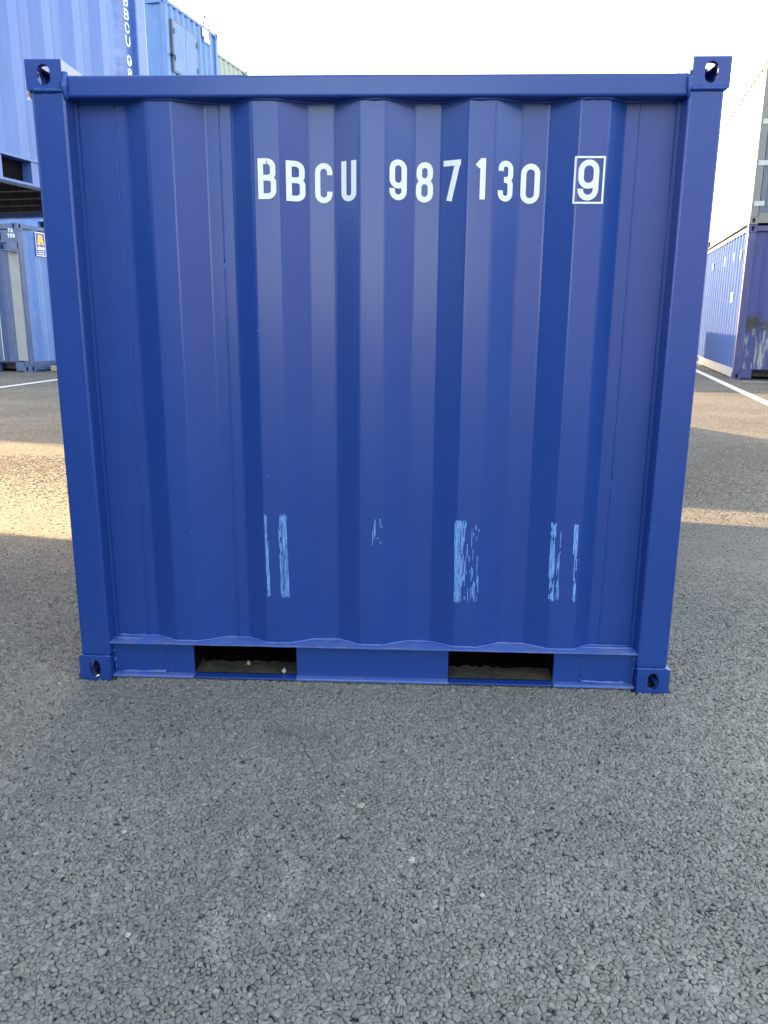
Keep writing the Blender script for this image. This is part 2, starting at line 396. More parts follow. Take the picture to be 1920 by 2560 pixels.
# ------------------------------------------------------------------ generic yard container
# local frame: origin at the middle of the near end's foot, near end faces -y, left side faces -x
_cast = {}
def castings(root, W, L, H, mat, cw=.20, ch=.17, cdp=.22):
    for sx in (-1, 1):
        for (ya, yb, fy) in ((0, cdp, 'y-'), (L-cdp, L, 'y+')):
            for (za, zb, fz) in ((0, ch, 'z-'), (H-ch, H, 'z+')):
                x0, x1 = (-W/2, -W/2+cw) if sx < 0 else (W/2-cw, W/2)
                casting_mb(x0, x1, ya, yb, za, zb, {fy, fz, 'x-' if sx < 0 else 'x+'}, .02).build('corner_casting', mat, root)
def container(label, loc, rz, W=3.564, L=8.86, H=3.787, side=BLUE_B, end=None, frame=None, rails=None, group=None,
              period=.42, front='panel', depth=.055, side_in=.07, pockets=None, name='shipping_container', cat='container'):
    end = end or side; frame = frame or side; rails = rails or frame
    root = thing(name, label, cat, loc, rz, group)
    castings(root, W, L, H, frame)
    ch = .17; e = .012; pw = .19
    for sx in (-1, 1):
        for (ya, yb) in ((e, .2), (L-.2, L-e)):
            x0, x1 = (-W/2+e, -W/2+pw) if sx < 0 else (W/2-pw, W/2-e)
            MB().rbox(x0, x1, ya, yb, ch, H-ch, .012).build('corner_post', frame, root)
        x0, x1 = (-W/2+e, -W/2+.13) if sx < 0 else (W/2-.13, W/2-e)
        MB().rbox(x0, x1, .222, L-.222, H-.13, H-.025, .008).build('top_rail', frame, root)
        # bottom side rail with two dark fork pockets
        xs = -W/2+.03 if sx < 0 else W/2-.03
        mb = MB(); cuts = pockets or ([L*.5-1.5, L*.5-1.0, L*.5+1.0, L*.5+1.5] if L > 4.3 else [])
        seg = [.222]+cuts+[L-.222]
        for i in range(0, len(seg), 2): mb.box(min(xs, xs-sx*.10), max(xs, xs-sx*.10), seg[i], seg[i+1], .055, .245)
        mb.box(min(xs+sx*.012, xs-sx*.12), max(xs+sx*.012, xs-sx*.12), .222, L-.222, .246, .266)
        mb.box(min(xs+sx*.012, xs-sx*.12), max(xs+sx*.012, xs-sx*.12), .222, L-.222, .034, .054)
        mb.build('bottom_rail', rails, root)
        for i in range(0, len(cuts), 2):
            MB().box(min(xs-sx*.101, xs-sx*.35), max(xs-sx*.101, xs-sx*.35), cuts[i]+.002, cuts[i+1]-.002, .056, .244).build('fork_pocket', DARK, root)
        pr = corr(.2, L-.2, period, side_in-depth+.012, side_in+.012)
        if sx < 0: pr = [(u, -W/2+d) for u, d in pr]
        else: pr = [(u, W/2-d-.006) for u, d in pr]
        sheet_mb(pr, .2662, H-.1302, 'x').build('side_panel', side, root)
    for (ya, sg, nm) in ((e, 1, 'near'), (L-e, -1, 'far')):
        y2 = ya+sg*.12
        MB().rbox(-W/2+.202, W/2-.202, min(ya, y2), max(ya, y2), H-.15, H-.02, .008).build('end_top_rail', frame, root)
        mb = MB(); px = W*.30
        for a, b in ((-W/2+.202, -px-.26), (-px+.26, px-.26), (px+.26, W/2-.202)): mb.box(a, b, min(ya, y2), max(ya, y2), .03, .25)
        mb.box(-W/2+.202, W/2-.202, min(ya, y2), max(ya, y2), .2505, .27)
        mb.build('end_bottom_rail', frame, root)
        if front == 'panel' or nm == 'far':
            pr = [(u, ya+sg*(.10-d) if False else (ya+sg*d)) for u, d in corr(-W/2+pw+.001, W/2-pw-.001, .55, .03, .095)]
            sheet_mb(pr, .2705, H-.151, 'y').build('end_panel', end, root)
    MB().box(-W/2+.131, W/2-.131, .23, L-.23, H-.06, H-.04).build('roof_panel', side, root)
    mb = MB().box(-W/2+.15, W/2-.15, .14, L-.14, .20, .22)
    n = int(L/.45)
    for i in range(n):
        y = .3+i*(L-.6)/max(1, n-1); mb.box(-W/2+.16, W/2-.16, y-.04, y+.04, .07, .199)
    mb.build('floor_cross_members', BLACKPAINT, root)
    return root

# ================================================================== GROUND
def project(x, y, z):
    dx, dy, dz = x-CAM[0], y-CAM[1], z-CAM[2]
    wv = dx*cf.x+dy*cf.y+dz*cf.z
    return 960+F*(dx*cr.x+dy*cr.y+dz*cr.z)/wv, 1280-F*(dx*cu.x+dy*cu.y+dz*cu.z)/wv, wv

g = MB().add([(-400, -400, 0), (400, -400, 0), (400, 400, 0), (-400, 400, 0)], [(0, 1, 2, 3)]).build('asphalt_ground', ASPHALT)
tag(g, kind='structure')
CHIP_Y1 = 5.5
def chippings():
    # irregular stones: Voronoi cells of scattered points, each shrunk a little and given its own height and tilt
    from mathutils.geometry import delaunay_2d_cdt
    y0, y1, x0, x1 = -1.95, CHIP_Y1, -5.2, 5.6
    sp = .0102
    gx, gy = np.meshgrid(np.arange(x0, x1, sp), np.arange(y0, y1, sp))
    cx, cy = gx.ravel(), gy.ravel()
    cx = cx+rng.uniform(-.62, .62, cx.shape)*sp; cy = cy+rng.uniform(-.62, .62, cy.shape)*sp
    px, py, wv = project(cx, cy, 0)
    keep = (wv > .3) & (px > -60) & (px < 1980) & (py < 2640) & ~((cx > -1.17) & (cx < 1.17) & (cy > .08)) & ~((cy > .6) & (px > 220) & (px < 1660))
    keep &= rng.random(cx.shape) > .34
    cx, cy = cx[keep], cy[keep]
    r = delaunay_2d_cdt([Vector((a, b)) for a, b in zip(cx, cy)], [], [], 0, 1e-9)
    P = np.array([v[:] for v in r[0]]); T = np.array(r[2]); n = len(P)
    A, B_, C_ = P[T[:, 0]], P[T[:, 1]], P[T[:, 2]]
    d = 2*(A[:, 0]*(B_[:, 1]-C_[:, 1])+B_[:, 0]*(C_[:, 1]-A[:, 1])+C_[:, 0]*(A[:, 1]-B_[:, 1]))
    d = np.where(np.abs(d) < 1e-12, 1e-12, d)
    sa_, sb_, sc_ = (A**2).sum(1), (B_**2).sum(1), (C_**2).sum(1)
    ux = (sa_*(B_[:, 1]-C_[:, 1])+sb_*(C_[:, 1]-A[:, 1])+sc_*(A[:, 1]-B_[:, 1]))/d
    uy = (sa_*(C_[:, 0]-B_[:, 0])+sb_*(A[:, 0]-C_[:, 0])+sc_*(B_[:, 0]-A[:, 0]))/d
    cid = T.ravel(); tid = np.repeat(np.arange(len(T)), 3)
    ang = np.arctan2(uy[tid]-P[cid, 1], ux[tid]-P[cid, 0])
    o = np.lexsort((ang, cid)); cid, tid = cid[o], tid[o]
    cnt = np.bincount(cid, minlength=n); start = np.concatenate([[0], np.cumsum(cnt)[:-1]])
    VX, VY = ux[tid], uy[tid]
    rad = np.hypot(VX-P[cid, 0], VY-P[cid, 1])
    bad = np.zeros(n, bool); np.logical_or.at(bad, cid, rad > sp*3.0)
    ok = (cnt >= 4) & (cnt <= 10) & ~bad
    ok &= rng.random(n) > np.clip((P[:, 1]-2.5)/(CHIP_Y1-2.5), 0, 1)**1.2
    ok &= ~((np.abs(np.abs(P[:, 0])-1.155) < .085) & (P[:, 1] > -.008))
    ok &= rng.random(n) > .02
    ids = np.nonzero(ok)[0]
    sel = ok[cid]; VX, VY, c = VX[sel], VY[sel], cid[sel]
    m = np.full(n, -1); m[ids] = np.arange(len(ids)); k = m[c]; N = len(ids)
    cn = cnt[ids]; ce = np.concatenate([[0], np.cumsum(cn)[:-1]])
    mx = np.bincount(k, VX)/cn; my = np.bincount(k, VY)/cn
    gap = np.where(rng.random(len(T)) < .55, rng.uniform(1.0, 1.06, len(T)), rng.uniform(.68, .97, len(T)))
    shv = gap[tid[sel]]*rng.uniform(.96, 1.02, len(k))
    top = .0020+rng.beta(2, 2, N)*.0042
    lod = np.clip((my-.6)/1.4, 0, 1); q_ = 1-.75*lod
    tx, ty = rng.normal(0, .24, N)*q_, rng.normal(0, .24, N)*q_
    top = top*q_+.0035*lod
    shv = shv*q_[k]+1.0*(1-q_[k])
    def ring(f, dz):
        x = (VX-mx[k])*shv*f; y = (VY-my[k])*shv*f
        z = top[k]+dz+x*tx[k]+y*ty[k]
        return np.stack([mx[k]+x, my[k]+y, z if dz > -.005 else np.full_like(z, -.001)], -1)
    R0, R1, R2 = ring(.90, 0), ring(.985, -.0007), ring(1.0, -.01)
    V = np.concatenate([R0, R1, R2]); Q = len(k); idx = np.arange(Q)
    nxt = idx+1; last = ce+cn-1; nxt[last] = ce
    q1 = np.stack([idx+Q, nxt+Q, nxt, idx], 1); q2 = np.stack([idx+2*Q, nxt+2*Q, nxt+Q, idx+Q], 1)
    loops = np.concatenate([idx, q1.ravel(), q2.ravel()]).astype(np.int32)
    st = np.concatenate([ce, Q+np.arange(2*Q)*4]).astype(np.int32)
    me = bpy.data.meshes.new('asphalt_chippings')
    me.vertices.add(len(V)); me.vertices.foreach_set('co', (V*K).astype(np.float32).ravel())
    me.loops.add(len(loops)); me.loops.foreach_set('vertex_index', loops)
    me.polygons.add(len(st)); me.polygons.foreach_set('loop_start', st)
    tone = .10+rng.beta(3, 3, N)*.80; tone *= 1-.62*lod; tone[rng.random(N) < .0005] = 1.0  # colour darkened with distance, holding back the glare of the sunlit patch
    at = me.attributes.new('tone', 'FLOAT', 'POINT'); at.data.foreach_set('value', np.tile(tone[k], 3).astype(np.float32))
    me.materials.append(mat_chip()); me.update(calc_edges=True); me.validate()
    ob = bpy.data.objects.new('asphalt_chippings', me); C.objects.link(ob)
    tag(ob, 'grey stone chippings packed into the asphalt in the foreground', 'gravel', kind='stuff')
    print('chips', N, 'polys', len(st), 'tris', int((cn-2).sum()+4*Q))
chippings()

def line_mb(a, b, wd, z=.006):
    a, b = Vector((a[0], a[1], 0)), Vector((b[0], b[1], 0)); d = (b-a).normalized(); nrm = Vector((-d.y, d.x, 0))*wd/2
    return MB().add([(p.x, p.y, z) for p in (a-nrm, b-nrm, b+nrm, a+nrm)], [(0, 1, 2, 3)])
for (a, b, wd) in (((-9.6, 4.0), (-7.9, 19.5), .16), ((5.0, 3.8), (9.05, 23.6), .17), ((8.3, 17.2), (18, 15.1), .12)):
    d = (Vector(b)-Vector(a)).normalized()
    o = line_mb(a, b, wd).build('parking_line', LINE); tag(o, kind='structure')

# ================================================================== MAIN CONTAINER (small blue, seen end-on)
HM, LM = 2.36, 3.2
main = thing('shipping_container', 'small blue container facing us end-on, numbered BBCU 987130 9, with two fork pockets', 'container')
CW = .13
for sx in (-1, 1):
    x0, x1 = (-1.222, -1.092) if sx < 0 else (1.092, 1.222)
    for (ya, yb, fy) in ((0, .185, 'y-'), (LM-.185, LM, 'y+')):
        casting_mb(x0, x1, ya, yb, 0, .106, {fy, 'z-', 'x-' if sx < 0 else 'x+'}, .014).build('corner_casting', BLUE, main)
        casting_mb(x0, x1, ya, yb, 2.262, HM, {fy, 'z+', 'x-' if sx < 0 else 'x+'}, .014).build('corner_casting', BLUE, main)
    px0, px1 = (-1.212, -1.090) if sx < 0 else (1.088, 1.210)
    MB().rbox(px0, px1, .007, .125, .1065, 2.2615, .010, 3).build('corner_post', BLUE, main)
    MB().rbox(px0, px1, LM-.125, LM-.007, .1065, 2.2615, .010, 2).build('corner_post', BLUE, main)
    # return strip of the post that carries the panel
    MB().box(*( (-1.0895, -1.076) if sx < 0 else (1.0745, 1.0875) ), .074, .12, .17, 2.238).build('post_return', BLUE, main)
    # weld under / over the castings
    zc = 2.2615
    weld([(px0+.004, .004, zc), (px1-.002, .004, zc)], .008, .016, .4, 3+sx).build('weld_bead', BLUE_WELD, main, True)
    weld([(px0-.002, .004, .1065), (px1+.002, .004, .1065)], .0055, .014, .4, 9+sx).build('weld_bead', BLUE_WELD, main, True)
    xr = -1.089 if sx < 0 else 1.089
    weld([(xr, .012, 2.32), (xr, .006, 2.27), (xr-sx*.002, .01, 2.235)], .010, .012, .5, 21+sx).build('weld_bead', BLUE_WELD, main, True)
    weld([(-sx*0+xr, .05, .16), (xr*.999, .045, .10), (xr*.992, .043, .03)], .006, .010, .6, 33+sx, .05).build('weld_bead', BLUE_WELD, main, True)
    # sides, side rails
    xs = sx*1.19
    pr = [(u, sx*(1.20-d)) for u, d in corr(.12, LM-.12, .40, .005, .045)]
    sheet_mb(pr, .16, 2.25, 'x', -.005*sx if sx > 0 else .005).build('side_panel', BLUE, main)
    MB().rbox(min(xs, xs-sx*.09), max(xs, xs-sx*.09), .186, LM-.186, 2.2505, 2.315, .008).build('side_top_rail', BLUE, main)
    MB().rbox(min(xs, xs-sx*.09), max(xs, xs-sx*.09), .186, LM-.186, .02, .159, .006).build('side_bottom_rail', BLUE, main)
MB().rbox(-1.0905, 1.0905, .012, .105, 2.240, 2.313, .009, 3).build('end_top_rail', BLUE, main)
MB().rbox(-1.0905, 1.0905, LM-.105, LM-.012, 2.240, 2.313, .009, 2).build('end_top_rail', BLUE, main)
MB().box(-1.10, 1.10, .1055, LM-.1055, 2.285, 2.305).build('roof_panel', BLUE, main)
MB().box(-1.09, 1.09, .13, LM-.02, .158, .172).build('floor_panel', DARK, main)

DO, DI = .034, .086
FOLDS = [-1.0755, -.905, -.812, -.719, -.615, -.515, -.434, -.338, -.236, -.139, -.047, .048, .148, .243, .341, .437, .532, .630, .728, .829, .900, 1.074]
DEP = [DI, DI, DO, DO, DI, DI, DO, DO, DI, DI, DO, DO, DI, DI, DO, DO, DI, DI, DO, DO, DI, DI]
def face_y(x): return float(np.interp(x, FOLDS, DEP))
# folded sheet with a small radius at each fold
prof = []
for i, (x, d) in enumerate(zip(FOLDS, DEP)):
    if 0 < i < len(FOLDS)-1 and (DEP[i-1] != d or DEP[i+1] != d):
        r = .006
        prof += [(x-r, face_y(x-r)), (x, face_y(x)*.6+.2*(face_y(x-r)+face_y(x+r))), (x+r, face_y(x+r))]
    else: prof.append((x, d))
panel = sheet_mb(prof, .1695, 2.2395, 'y').build('end_panel', BLUE, main)
# seams where sheets are joined
for x, sd in ((-.946, 1), (-.562, 2), (.948, 3)):
    y = face_y(x)-.001
    weld([(x-.002, y, .175), (x+.001, y, 1.2), (x, y, 2.236)], .0028, .02, .5, 50+sd, .008).build('weld_seam', BLUE_WELD, panel, True)
# weld along the crests below the top rail and along the ledge
for zz, rr, sd in ((2.2385, .0055, 61), (.1725, .0042, 62)):
    pts = [(x, face_y(x)-.002, zz) for x in FOLDS]
    weld(pts, rr, .02, .4, sd).build('weld_bead', BLUE_LEDGE if zz < 1 else BLUE_WELD, main, True)

# bottom rail: channel with web, flanges and two fork pockets
WY = .046
P1, P2 = (-.748, -.313), (.322, .759)
def web_mb():
    mb = MB(); zs = (.022, .162); zt = .150; r = .012
    xs = [-1.0895, P1[0], P1[1], P2[0], P2[1], 1.0895]
    for i in (0, 2, 4): mb.box(xs[i], xs[i+1], WY, WY+.012, *zs)
    for p in (P1, P2):
        mb.box(p[0], p[1], WY, WY+.012, zt, zs[1])
        for (xa, sg) in ((p[0], 1), (p[1], -1)):                 # rounded upper corners
            pts = [(xa, zt), (xa, zt-r)]+[(xa+sg*(r-r*math.cos(math.pi/2*k/4)), zt-r+r*math.sin(math.pi/2*k/4)) for k in range(1, 5)]
            mb.prism(pts, WY+.001, WY+.011)
    return mb
rail = web_mb().build('end_bottom_rail', BLUE, main)
# top flange (ledge), slightly wavy front edge
mb = MB(); n = 60; vs = []
R = random.Random(4)
for i in range(n+1):
    x = -1.094+2.188*i/n; f = .012+R.uniform(-.0015, .0015)
    vs += [(x, f, .1625), (x, f, .1692), (x, .1, .1692), (x, .1, .1625)]
mb.add(vs, [tuple(4*i+k for k in (0, 1)) + tuple(4*(i+1)+k for k in (1, 0)) for i in range(n)] +
       [(4*i+1, 4*i+2, 4*i+6, 4*i+5) for i in range(n)] + [(4*i, 4*i+4, 4*i+7, 4*i+3) for i in range(n)] + [(0, 1, 2, 3), (4*n, 4*n+3, 4*n+2, 4*n+1)])
mb.build('ledge', BLUE_LEDGE, rail)
for a, b in ((-1.0893, P1[0]+.002), (P1[1]-.002, P2[0]+.002), (P2[1]-.002, 1.0893)):
    MB().rbox(a, b, .014, .060, .010, .0215, .003).build('bottom_flange', BLUE_LEDGE, rail)
for p in (P1, P2): MB().rbox(p[0]+.004, p[1]-.004, .016, .060, .0115, .0185, .002).build('pocket_lip', BLUE, rail)
weld([(-1.06, .046, .0235), (-.95, .04, .0265), (-.868, .038, .030)], .006, .02, .4, 70).build('weld_bead', BLUE_LEDGE, rail, True)
weld([(1.06, .046, .0235), (.96, .04, .0265), (.872, .038, .030)], .006, .02, .4, 71).build('weld_bead', BLUE_LEDGE, rail, True)
for x, sd in ((-.867, 72), (.868, 73)):
    weld([(x, WY-.001, .155), (x+.002, WY-.001, .09), (x, WY-.001, .025)], .004, .012, .6, sd, .12).build('weld_bead', BLUE_WELD, rail, True)
weld([(x, .050, .171) for x in (-1.085, -.96)], .004, .02, .5, 75).build('weld_bead', BLUE_LEDGE, rail, True)
weld([(x, .060, .171) for x in (.87, .96, 1.085)], .0055, .02, .5, 76).build('weld_bead', BLUE_LEDGE, rail, True)
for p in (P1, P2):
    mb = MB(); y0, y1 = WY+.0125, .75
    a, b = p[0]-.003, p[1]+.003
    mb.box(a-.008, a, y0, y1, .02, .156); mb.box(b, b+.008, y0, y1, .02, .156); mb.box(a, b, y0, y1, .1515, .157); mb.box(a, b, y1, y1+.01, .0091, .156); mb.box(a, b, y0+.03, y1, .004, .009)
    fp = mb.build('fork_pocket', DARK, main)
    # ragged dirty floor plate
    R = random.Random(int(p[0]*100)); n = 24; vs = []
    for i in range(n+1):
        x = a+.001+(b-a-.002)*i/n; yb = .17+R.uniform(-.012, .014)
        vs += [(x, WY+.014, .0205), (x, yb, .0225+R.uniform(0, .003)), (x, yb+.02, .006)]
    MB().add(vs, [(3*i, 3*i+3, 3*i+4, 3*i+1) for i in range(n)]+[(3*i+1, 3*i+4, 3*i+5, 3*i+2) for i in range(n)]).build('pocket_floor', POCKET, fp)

# number
def on_panel(x, z, off): return (x, face_y(x)-.0022-off, z)
LET = [('B', -.415, 1.906, .066, .138), ('B', -.315, 1.902, .066, .138), ('C', -.214, 1.899, .064, .138), ('U', -.116, 1.902, .057, .138),
       ('9', .061, 1.906, .062, .138), ('8', .157, 1.902, .062, .138), ('7', .2555, 1.905, .061, .138), ('1', .366, 1.906, .039, .138),
       ('3', .451, 1.902, .056, .138), ('0', .537, 1.898, .069, .137), ('[]', .719, 1.892, .108, .159), ('9', .734, 1.903, .073, .137)]
for ch, x, z, wd, h in LET:
    letter(ch, x, z, wd, h, .0195 if ch != '[]' else .0068, on_panel, WHITE, panel)

# scraped patches on three crests (thin flakes of lighter paint, drawn out vertically)
def scrape(x0, x1, z0, z1, dens, seed, parent, cell=.0022, streak=14):
    R = np.random.default_rng(seed); mb = MB(); nx = int((x1-x0)/cell)
    ph = R.random(200)
    for i in range(nx):
        u = (i+.5)/nx; x = x0+(x1-x0)*u; z = z1-R.random()*.012; zend = z0+R.random()*.012
        while z > zend:
            ln = R.exponential(.035)+.004; v = (z1-z)/(z1-z0)
            if R.random() < dens(u, v):
                zb = max(zend, z-ln); w2 = cell*R.uniform(.42, .80); tl = (v-.5)*.006
                mb.add([on_panel(x-w2+tl, z, -.0012), on_panel(x+w2+tl, z, -.0012), on_panel(x+w2*.9+tl, zb, -.0012), on_panel(x-w2*.9+tl, zb, -.0012)], [(0, 3, 2, 1)])
                z = zb
            else: z -= R.exponential(.02)+.003
    mb.build('paint_scrape', SCRAPE, parent)
scrape(-.427, -.338, .372, .726, lambda u, v: (.93 if u < .10+.04*v else 0) + (.95 if u > .80-.12*v*v else (.35 if u > .62 else (.03 if v > .8 else 0))), 1, panel)
scrape(.335, .434, .366, .716, lambda u, v: .96 if u < .30 else (.4 if u < .45 and v < .75 else (.10 if v > .55 else .02)), 2, panel)
scrape(.716, .736, .377, .710, lambda u, v: .97 if (v < .64 and abs(v-.17) > .025 and abs(v-.40) > .02 and abs(v-.58) > .03) or (v > .7 and abs(v-.82) > .04) else .0, 5, panel, .003)
scrape(.744, .756, .377, .710, lambda u, v: .5 if .35 < v < .62 or .68 < v < .95 else .05, 6, panel, .002)
scrape(.806, .823, .377, .710, lambda u, v: .85 if abs(v-.62) > .035 and u > .35*(v > .3) else .02, 7, panel, .003)
scrape(.0, .046, .60, .72, lambda u, v: .07*(u > .5)+.02, 4, panel)

R = random.Random(77); mb = MB()
for i in range(34):                                   # scattered nicks in the paint
    x, z, a = R.uniform(-1.0, 1.0), R.uniform(.25, 1.75) if i % 3 else R.uniform(.25, .6), R.uniform(.0008, .0022)
    mb.add([on_panel(x+a*math.cos(t_)*R.uniform(.6, 1.2), z+a*math.sin(t_)*R.uniform(.6, 2.0), -.0010) for t_ in (0, 1.3, 2.6, 3.9, 5.2)], [(0, 1, 2, 3, 4)])
o = mb.build('paint_nicks', SCRAPE, panel); tag(o, kind='stuff')
mb = MB()
for i in range(26):                                   # bare flaked patch on the right end of the ledge
    x, y, a = 1.0+R.gauss(0, .035), .03+R.gauss(0, .008), R.uniform(.002, .006)
    mb.add([(x+a*math.cos(t_)*R.uniform(.6, 1.6), y+a*.5*math.sin(t_)*R.uniform(.6, 1.2), .1695+.00005*i) for t_ in (0, 1.3, 2.6, 3.9, 5.2)], [(0, 1, 2, 3, 4)])
o = mb.build('flaked_paint', STONE, rail); tag(o, kind='stuff')

# little white plug on the left side of the upper casting
bm = bmesh.new(); bmesh.ops.create_uvsphere(bm, u_segments=10, v_segments=8, radius=1)
vs = [(v.co.x*.012, v.co.y*.03, v.co.z*.028+.012*math.sin(v.co.z*2+v.co.x)) for v in bm.verts]; fs = [[v.index for v in f.verts] for f in bm.faces]; bm.free()
o = MB().add(vs, fs).add([(-.014, -.008, -.045), (-.002, -.008, -.045), (0, .01, -.02), (-.01, .01, -.02)], [(0, 1, 2, 3)]).build('plastic_plug', PLASTIC, None, True, (-1.230, .05, 2.285))
tag(o, 'small white plastic plug on the left side of the near container upper left corner', 'plug')

# ================================================================== YARD STACKS
th = math.radians(12.3)
def G(u, v): return (u*math.cos(th)+v*math.sin(th), -u*math.sin(th)+v*math.cos(th))
def gc(u0, v0, W=3.564): x, y = G(u0+W/2, v0); return (x, y)
RZ = -th
GRP = 'stacked shipping containers in the yard'
STD = dict(W=3.564, H=3.787)
# ---- right stack
ca, sa = math.cos(th), math.sin(th)
rc = (8.37, 18.06); rloc = (rc[0]+ca*1.782, rc[1]-sa*1.782)
low = container('blue container with black and white scuffs at its foot, under the cream one', rloc+(0,), RZ, L=17.7,
                side=BLUE_E, end=DIRTYEND, frame=PURPLE, rails=GREYRAIL, period=.46, group=GRP)
up = container('cream white container with grey door end, on top of the scuffed blue one', rloc+(3.80,), RZ, L=17.7,
               side=CREAM, end=GREYBLUE, frame=GREYFRAME, period=.46, front='door', group=GRP)
# white vent covers / label on the long side of the lower one
for y in (.85, 1.9, 3.55, 6.0):
    MB().rbox(-1.782+.006, -1.782+.035, y-.035, y+.035, 3.02, 3.26, .004).build('vent_cover', WHITE, low)
MB().rbox(-1.782+.004, -1.782+.03, 1.42, 1.72, 1.95, 2.22, .02).build('oval_label', WHITE, low)
# door leaves, hinges and gasket of the upper one
for sx in (-1, 1):
    x0, x1 = (-1.782+.20, -.012) if sx < 0 else (.012, 1.782-.20)
    d = MB().rbox(x0, x1, .03, .10, .272, 3.63, .012)
    for k in range(4):
        z = .40+k*.80; d.prism([(x0+.14, z), (x1-.14, z), (x1-.14, z+.62), (x0+.14, z+.62)], .012, .0302)
    dr = d.build('door', GREYBLUE, up)
    for k in range(4):
        z = .42+k*.93; xa = -1.782+.06 if sx < 0 else 1.782-.30
        MB().rbox(xa, xa+.24, -.004, .028, z, z+.12, .01).build('hinge', GREYRAIL, dr)
    MB().box(*((x0-.012, x0-.001) if sx < 0 else (x1+.001, x1+.012)), .02, .09, .272, 3.63).build('gasket', RUBBER, dr)
    for xx in (.30, .72):
        mb = MB().tube([(sx*xx, -.02, .15), (sx*xx, -.02, 3.7)], .022, 8); mb.build('locking_bar', GREYRAIL, dr, True)
for (a, b, c, d) in ((-1.03, -.72, 1.15, 1.62),):
    MB().box(a, b, .006, .0115, c, d).build('white_label', WHITE, up)

# ---- raised container on the left (its long side with the vertical number)
tl = math.radians(13.0)
ax, ay = math.sin(tl), math.cos(tl)
B = Vector((-3.33, 4.62)); FAR = B+Vector((ax, ay))*2.08; LB = 8.86
# right-hand long side lies on the line through B: local +x side; near end at FAR - LB
nearR = FAR-Vector((ax, ay))*LB; cen = nearR-Vector((math.cos(tl), -math.sin(tl)))*1.782
ub = container('blue container with a vertical BBCU number, raised on the left over a dark underside', (cen.x, cen.y, 2.6), -tl, L=LB,
               side=BLUE_B, frame=BLUE_B, period=.46, group=GRP, depth=.06, pockets=[2.1, 2.5, LB-2.49, LB-2.11])
def side_map(y0):
    def f(a, z, off): return (1.782+.004+off-.02, y0+a, z)
    return f
txt = 'BBCU 987131'; z = 2.07
for chh in txt:
    if chh == ' ': z -= .06; continue
    letter(chh, 0, z, .085, .105, .018, side_map(LB-.43), WHITE, ub, .02); z -= .128
# ---- lower left container, its dark door end towards us
LC = Vector((-10.1, 17.96)); cl = LC-Vector((math.cos(tl), -math.sin(tl)))*1.782
ta = container('weathered blue container with TA 755 plate and amber logo sticker, below the raised one', (cl.x, cl.y, 0), -tl, L=6.5,
               side=BLUE_C, end=BLUE_D, frame=BLUE_D, rails=BLUE_D, period=.62, front='door', group=GRP)
TX = Vector((math.cos(tl), -math.sin(tl))); TY = Vector((ax, ay))
# door sheet with upright ribs, grey cover on the post, plate, lock bracket, stickers
pr = corr(-1.58, 1.45, .43, -.03, .05)
dr = sheet_mb(pr, .28, 3.62, 'y').build('door', BLUE_D, ta)
for k in range(1, len(pr)-1):
    if pr[k][1] < pr[k+1][1]:
        x = pr[k][0]; MB().box(x-.012, x+.012, -.040, -.0305, .30, 3.3).build('rib_highlight', GREYRAIL, dr)  # pale strips paint the lit sides of the ribs
MB().rbox(1.465, 1.76, -.035, .0, .30, 3.14, .006).build('post_cover', GALV, ta)
pl = MB().rbox(1.30, 1.768, -.030, .010, 3.30, 3.612, .006).build('name_plate', BLUE_D, ta)
fm = lambda a, z, off: (a, -.033-off, z)
for chh, a, z in (('T', 1.535, 3.545), ('A', 1.615, 3.545), ('7', 1.505, 3.415), ('5', 1.585, 3.415), ('5', 1.665, 3.415)):
    letter(chh, a, z, .062, .095, .018, fm, WHITE, pl, .02)
mb = MB().rbox(1.33, 1.77, -.22, -.036, 3.09, 3.12, .005).rbox(1.33, 1.36, -.22, -.036, 3.12, 3.30, .005).rbox(1.62, 1.77, -.24, -.036, 3.05, 3.298, .008)
mb.build('lock_box', BLUE_D, ta)
st = MB().box(1.02, 1.27, -.044, -.036, 3.40, 3.58).build('sticker', STICKER, ta)
MB().box(1.03, 1.26, -.047, -.0441, 3.49, 3.54).build('print_bar', WHITE, st)
# blue sticker with amber letter mark on the long side
X = 1.782+.003
ST0, ST1 = .66, 1.04
sy = lambda y: ST0+(y-.44)/.54*(ST1-ST0)
st = MB().box(X-.01, X+.006, ST0, ST1, 3.02, 3.62).build('sticker', STICKER, ta)
mb = MB()
for (a, b, c, d) in ((.44, .98, 3.60, 3.62), (.44, .98, 3.02, 3.04), (.44, .46, 3.041, 3.599), (.96, .98, 3.041, 3.599)): mb.box(X+.0062, X+.010, sy(a), sy(b), c, d)
mb.build('sticker_border', WHITE, st)
def sx_prism(poly, mat, nm):
    n = len(poly); MB().add([(X+.0062, sy(a), z) for a, z in poly]+[(X+.010, sy(a), z) for a, z in poly],
        [tuple(range(n)), tuple(range(2*n-1, n-1, -1))]+[((i+1) % n, i, i+n, (i+1) % n+n) for i in range(n)]).build(nm, mat, st)
sx_prism([(.53, 3.30), (.60, 3.56), (.82, 3.56), (.90, 3.30), (.78, 3.30), (.74, 3.40), (.69, 3.30)], YELLOW, 'logo')
for i, (a, b) in enumerate(((.52, .60), (.615, .68), (.695, .74), (.755, .83), (.845, .90))):
    sx_prism([(a, 3.18), (a, 3.25+.02*(i == 1)), (b, 3.25+.02*(i == 1)), (b, 3.18)], WHITE, 'print_bar')
sx_prism([(.52, 3.135), (.52, 3.145), (.90, 3.145), (.90, 3.135)], WHITE, 'print_bar')
sx_prism([(.54, 3.075), (.54, 3.10), (.88, 3.10), (.88, 3.075)], WHITE, 'print_bar')
